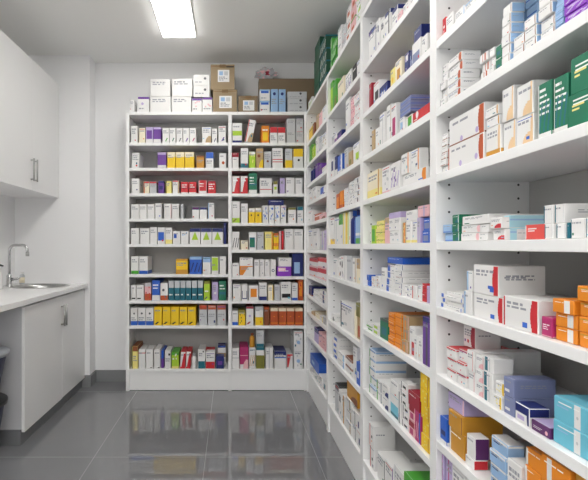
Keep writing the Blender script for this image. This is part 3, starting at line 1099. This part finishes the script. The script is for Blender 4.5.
# ---------------------------------------------------------------- kraft cartons and the crumpled bag on the back racks
def kraft(x0, x1, zb, zt, y, d, label, m=M_KRAFT, lab=None, tape=True):
    X0, X1 = (x0 - CX) * y / F, (x1 - CX) * y / F; w, h = X1 - X0, zt - zb
    bm = bmesh.new(); add_box(bm, (-w / 2, 0, 0), (w / 2, d, h), .003)
    o = link('kraft_carton', bm, m); o.location = ((X0 + X1) / 2, y, zb); tag(o, label, 'box', 'kraft cartons atop the back racks')
    if tape:
        bm = bmesh.new(); add_box(bm, (-w / 2 + .002, -.0006, h * .9), (w / 2 - .002, 0, h * .94))
        add_box(bm, (-.024, -.0006, h - .028), (.024, 0, h + .0008)); add_box(bm, (-.024, -.0006, h), (.024, d, h + .0008)); link('packing_tape', bm, M_TAPE, o)
    if lab:
        u0, v0, u1, v1 = lab; me, _, _ = carton_mesh(w * (u1 - u0), .001, h * (v1 - v0), 'w M:s:12:55:45:88 M:e:55:55:88:88 X:3:48', True)
        q = bpy.data.objects.new('shipping_label', me); COL.objects.link(q); q.parent = o; q.location = (-w / 2 + w * (u0 + u1) / 2, -.0016, h * v0)
    return o
Z = lambda yp, y: H + (CY - yp) * y / F
yk = BACK_Y + .012
z1 = Z(89.6, yk)
k = kraft(213, 237, RACK_TOP, z1, yk, .22, 'lower kraft carton of the tall pair, white shipping label, atop the back racks', lab=(.26, .18, .78, .72))
k = kraft(210.6, 234.6, z1, Z(64.4, yk), yk, .22, 'upper kraft carton of the tall pair, atop the back racks', lab=(.3, .3, .78, .78))
boxobj('dark_stamp', (.03, -.0008, .178), (.09, 0, .188), M_BLACK, k)
kraft(238.4, 257.8, RACK_TOP, Z(95.8, yk), yk, .13, 'small kraft carton with white label beside the blue and white boxes', lab=(.24, .1, .82, .72), m=M_KRAFT2)
yb = BACK_Y + .165
long_k = kraft(259, 318, RACK_TOP, Z(78.5, yb), yb, .105, 'long plain kraft carton lying behind the blue and white boxes', m=M_KRAFT2, tape=False)
# crumpled bag
bm = bmesh.new(); bmesh.ops.create_icosphere(bm, subdivisions=4, radius=1)
from mathutils import noise
for v in bm.verts:
    n = noise.noise(v.co * 2.3) * .45 + abs(noise.noise(v.co * 5.1)) * .35 - .1
    v.co = v.co * (1 + n); v.co.x *= .085; v.co.y *= .04; v.co.z *= .05
mz = min(v.co.z for v in bm.verts)
for v in bm.verts: v.co.z = max(v.co.z - mz - .006, 0)
for f in bm.faces:
    c = f.calc_center_median(); f.material_index = 1 if (abs(c.x - .005) < .013 and abs(c.z - .05) < .016 and c.y < 0) else (2 if noise.noise(c * 40) > .3 else 0)
bag = link('plastic_bag', bm, [M_FILM, CARD['i'], CARD['k']])
bag.location = ((266.5 - CX) * (yb + .05) / F, yb + .05, Z(78.5, yb)); tag(bag, 'crumpled clear plastic bag with dark red print on the long kraft carton', 'bag')

# ---------------------------------------------------------------- sink counter
CT = .851; CF = -1.18; CY0 = 1.75
SXc, SYc, SR = -1.475, 3.815, .205
bm = bmesh.new()
def loop(pts):
    vs = [bm.verts.new((x, y, CT - .03)) for x, y in pts]; return [bm.edges.new((vs[i], vs[(i + 1) % len(vs)])) for i in range(len(vs))]
es = loop([(WALL_XL + .002, CY0), (CF, CY0), (CF, COLY - .002), (WALL_XL + .002, COLY - .002)]) + loop([(SXc + SR * math.cos(a), SYc + SR * math.sin(a)) for a in [2 * math.pi * k / 40 for k in range(40)]])
r = bmesh.ops.triangle_fill(bm, use_beauty=True, use_dissolve=False, edges=es)
fs = [f for f in bm.faces if (f.calc_center_median().xy - Vector((SXc, SYc))).length > SR * .97]
bmesh.ops.delete(bm, geom=[f for f in bm.faces if f not in fs], context='FACES_ONLY')
ex = bmesh.ops.extrude_face_region(bm, geom=list(bm.faces))
for v in [g for g in ex['geom'] if isinstance(g, bmesh.types.BMVert)]: v.co.z += .03
top = link('worktop', bm, M_TOP); tag(top, 'continuous white worktop over the sink cabinet', 'worktop')
bm = bmesh.new()
add_lathe(bm, [(.001, -.15), (SR * .7, -.15), (SR * .93, -.12), (SR * .955, -.02), (SR * .985, .0005), (SR * 1.07, .0005), (SR * 1.08, .002), (SR * 1.07, .004), (SR * .98, .003), (SR * .94, -.018), (SR * .915, -.117), (SR * .68, -.147), (.001, -.147)], 48)
sink = link('sink', bm, M_STEEL, None, True); sink.location = (SXc, SYc, CT + .0005); tag(sink, 'round stainless steel sink set in the white worktop', 'sink')
bm = bmesh.new(); add_lathe(bm, [(.03, -.1468), (.03, -.144), (.02, -.143)], 20); link('drain', bm, M_CHROME, sink, True)

fx, fy = -1.675, 3.74
t = empty('faucet', (fx, fy, CT), 'tall chrome gooseneck faucet behind the round sink', 'faucet')
bm = bmesh.new(); add_lathe(bm, [(.027, 0), (.027, .008), (.02, .014), (.02, .085), (.014, .092), (.011, .1)], 24); link('base', bm, M_CHROME, t, True)
bm = bmesh.new(); P = [(0, 0, .09), (0, 0, .27)] + [(.045 - .045 * math.cos(a), 0, .27 + .045 * math.sin(a)) for a in [math.pi / 2 * k / 6 for k in range(1, 7)]] + [(.1, 0, .315)] + [(.1 + .035 * math.sin(a), 0, .28 + .035 * math.cos(a)) for a in [math.pi / 2 * k / 6 for k in range(1, 7)]] + [(.137, 0, .255)]
add_tube(bm, P, .0105, 14); link('spout', bm, M_CHROME, t, True)
bm = bmesh.new(); add_tube(bm, [(.137, 0, .262), (.137, 0, .232)], .0135, 14); link('aerator', bm, M_STEEL, t, True)
bm = bmesh.new(); add_tube(bm, [(.012, -.0, .058), (.055, -.004, .06), (.085, -.008, .072)], [.013, .009, .006], 12); link('lever', bm, M_CHROME, t, True)

# pump bottle and small bottles by the wall
t = empty('soap_dispenser', (-1.70, 3.60, CT), 'white soap bottle with black pump beside the faucet', 'bottle')
bm = bmesh.new(); add_lathe(bm, [(.034, 0), (.036, .006), (.036, .105), (.03, .122), (.013, .13), (.013, .138)], 24); link('bottle_body', bm, CARD['w'], t, True)
bm = bmesh.new(); add_lathe(bm, [(.014, .136), (.014, .15), (.006, .152), (.006, .166)], 16); link('collar', bm, M_BLACK, t, True)
bm = bmesh.new(); add_tube(bm, [(-.012, 0, .168), (.012, 0, .172), (.045, -.004, .164)], [.008, .008, .005], 10); link('pump_nozzle', bm, M_BLACK, t, True)
b = bottle('cleaning_bottle', .042, .10, CARD['e'], CARD['w'], CARD['c']); b.location = (-1.68, 3.98, CT); tag(b, 'small clear bottle with pale yellow label behind the faucet', 'bottle')

# base cabinet
DX, C0, C1, CS_ = -1.203, 2.884, COLY - .002, 3.53
t = empty('base_cabinet', (0, 0, 0), 'white two-door base cabinet under the sink worktop', 'cabinet')
ZB = .09
boxobj('end_panel', (WALL_XL + .004, C0, ZB), (DX - .018, C0 + .018, CT - .031), mat('end_panel_shaded_grey', 'c0c0c3', .45), t)  # grey darkened to carry the shadow under the worktop
boxobj('end_panel', (WALL_XL + .004, C1 - .018, ZB), (DX - .018, C1, CT - .031), M_LAM, t)
boxobj('bottom_panel', (WALL_XL + .004, C0 + .018, ZB), (DX - .018, C1 - .018, ZB + .018), M_LAM, t)
boxobj('top_rail', (DX - .04, C0 + .018, CT - .062), (DX - .019, C1 - .018, CT - .032), mat('rail_grey', 'b5b6b6', .4), t)
boxobj('kick_board', (DX - .034, C0 - .01, .002), (DX - .02, C1 - .01, ZB), M_KICK, t)
boxobj('kick_board', (WALL_XL + .004, C0 - .01, .002), (DX - .034, C0 + .004, ZB), M_KICK, t)
def handle(par, x, y, z, ln=.15):
    bm = bmesh.new()
    add_tube(bm, [(x, y, z - ln / 2 + .012), (x + .024, y, z - ln / 2 + .012)], .005, 8); add_tube(bm, [(x, y, z + ln / 2 - .012), (x + .024, y, z + ln / 2 - .012)], .005, 8)
    add_tube(bm, [(x + .024, y, z - ln / 2), (x + .024, y, z + ln / 2)], .0062, 10)
    h = link('handle', bm, M_STEEL, par, True); h['label'] = 'brushed steel bar handle'
d1 = boxobj('door', (DX - .018, C0 + .001, .074), (DX, CS_ - .0015, CT - .046), M_DOOR, t, .0015); handle(d1, DX, CS_ - .022, .668)
d2 = boxobj('door', (DX - .018, CS_ + .0015, .078), (DX, C1 - .002, CT - .046), M_DOOR, t, .0015); handle(d2, DX, CS_ + .022, .668)

# wall cabinet
UX, U0, U1, UB, UT = -1.416, 3.0, COLY - .002, 1.556, 2.49
t = empty('wall_cabinet', (0, 0, 0), 'white two-door wall cabinet hung above the sink', 'cabinet')
boxobj('carcass', (WALL_XL + .001, U0, UB + .002), (UX - .019, U1, UT), M_LAM, t)
for (a, b, hy) in ((U0 + .001, CS_ - .0015, CS_ - .03), (CS_ + .0015, U1 - .001, CS_ + .03)):
    d = boxobj('door', (UX - .018, a, UB), (UX, b, UT), M_DOOR, t, .0015); handle(d, UX, hy, 1.70, .16)
t = empty('wall_cabinet', (0, -1.07, 0), 'white wall cabinet next to the one above the sink, nearer the viewer', 'cabinet')
boxobj('carcass', (WALL_XL + .001, U0, UB + .002), (UX - .019, U1 - .008, UT), M_LAM, t)
for (a, b, hy) in ((U0 + .001, CS_ - .0015, CS_ - .03), (CS_ + .0015, U1 - .009, CS_ + .03)):
    d = boxobj('door', (UX - .018, a, UB), (UX, b, UT), M_DOOR, t, .0015); handle(d, UX, hy, 1.70, .16)

# two navy tubs under the open end of the worktop
def tub(z0, h, rim, lab, xe):
    r = .17; o = empty('waste_tub', (xe - r - .012, 2.68, z0), lab, 'tub', 'navy tubs under the worktop')
    bm = bmesh.new(); add_lathe(bm, [(r * .66, 0), (r * .7, .004), (r * .98, h - .03), (r * .98, h - .012), (r * .93, h - .012), (r * .66, .01)], 32); link('tub_body', bm, M_NAVY, o, True)
    bm = bmesh.new(); add_lathe(bm, [(r * .97, h - .026), (r * 1.07, h - .024), (r * 1.08, h - .004), (r * 1.04, h), (r * .5, h + .002)], 32); link('lid', bm, rim, o, True)
tub(.004, .318, M_BLACK, 'navy tub with black lid standing on the floor under the worktop', -1.225)
tub(.326, .262, M_GREYP, 'navy tub with grey lid stacked on the other tub', -1.215)

# ---------------------------------------------------------------- camera, world, view
cam = bpy.data.cameras.new('camera'); co = bpy.data.objects.new('camera', cam); COL.objects.link(co)
cam.sensor_fit = 'HORIZONTAL'; cam.sensor_width = 36; cam.lens = F / 588 * 36
cam.shift_x = (294 - CX) / 588; cam.shift_y = (CY - 240) / 588; cam.clip_start = .05
co.location = (0, 0, H); co.rotation_euler = (math.pi / 2, 0, 0)
SC.camera = co
w = bpy.data.worlds.new('world'); SC.world = w; w.use_nodes = True
w.node_tree.nodes['Background'].inputs['Color'].default_value = (.8, .85, .9, 1); w.node_tree.nodes['Background'].inputs['Strength'].default_value = .3
SC.view_settings.view_transform = 'Standard'; SC.view_settings.look = 'None'; SC.view_settings.gamma = 1; SC.view_settings.use_curve_mapping = False
SC.view_settings.exposure = 0.31
SC.cycles.use_denoising = True
SC.cycles.max_bounces = 10; SC.cycles.diffuse_bounces = 6
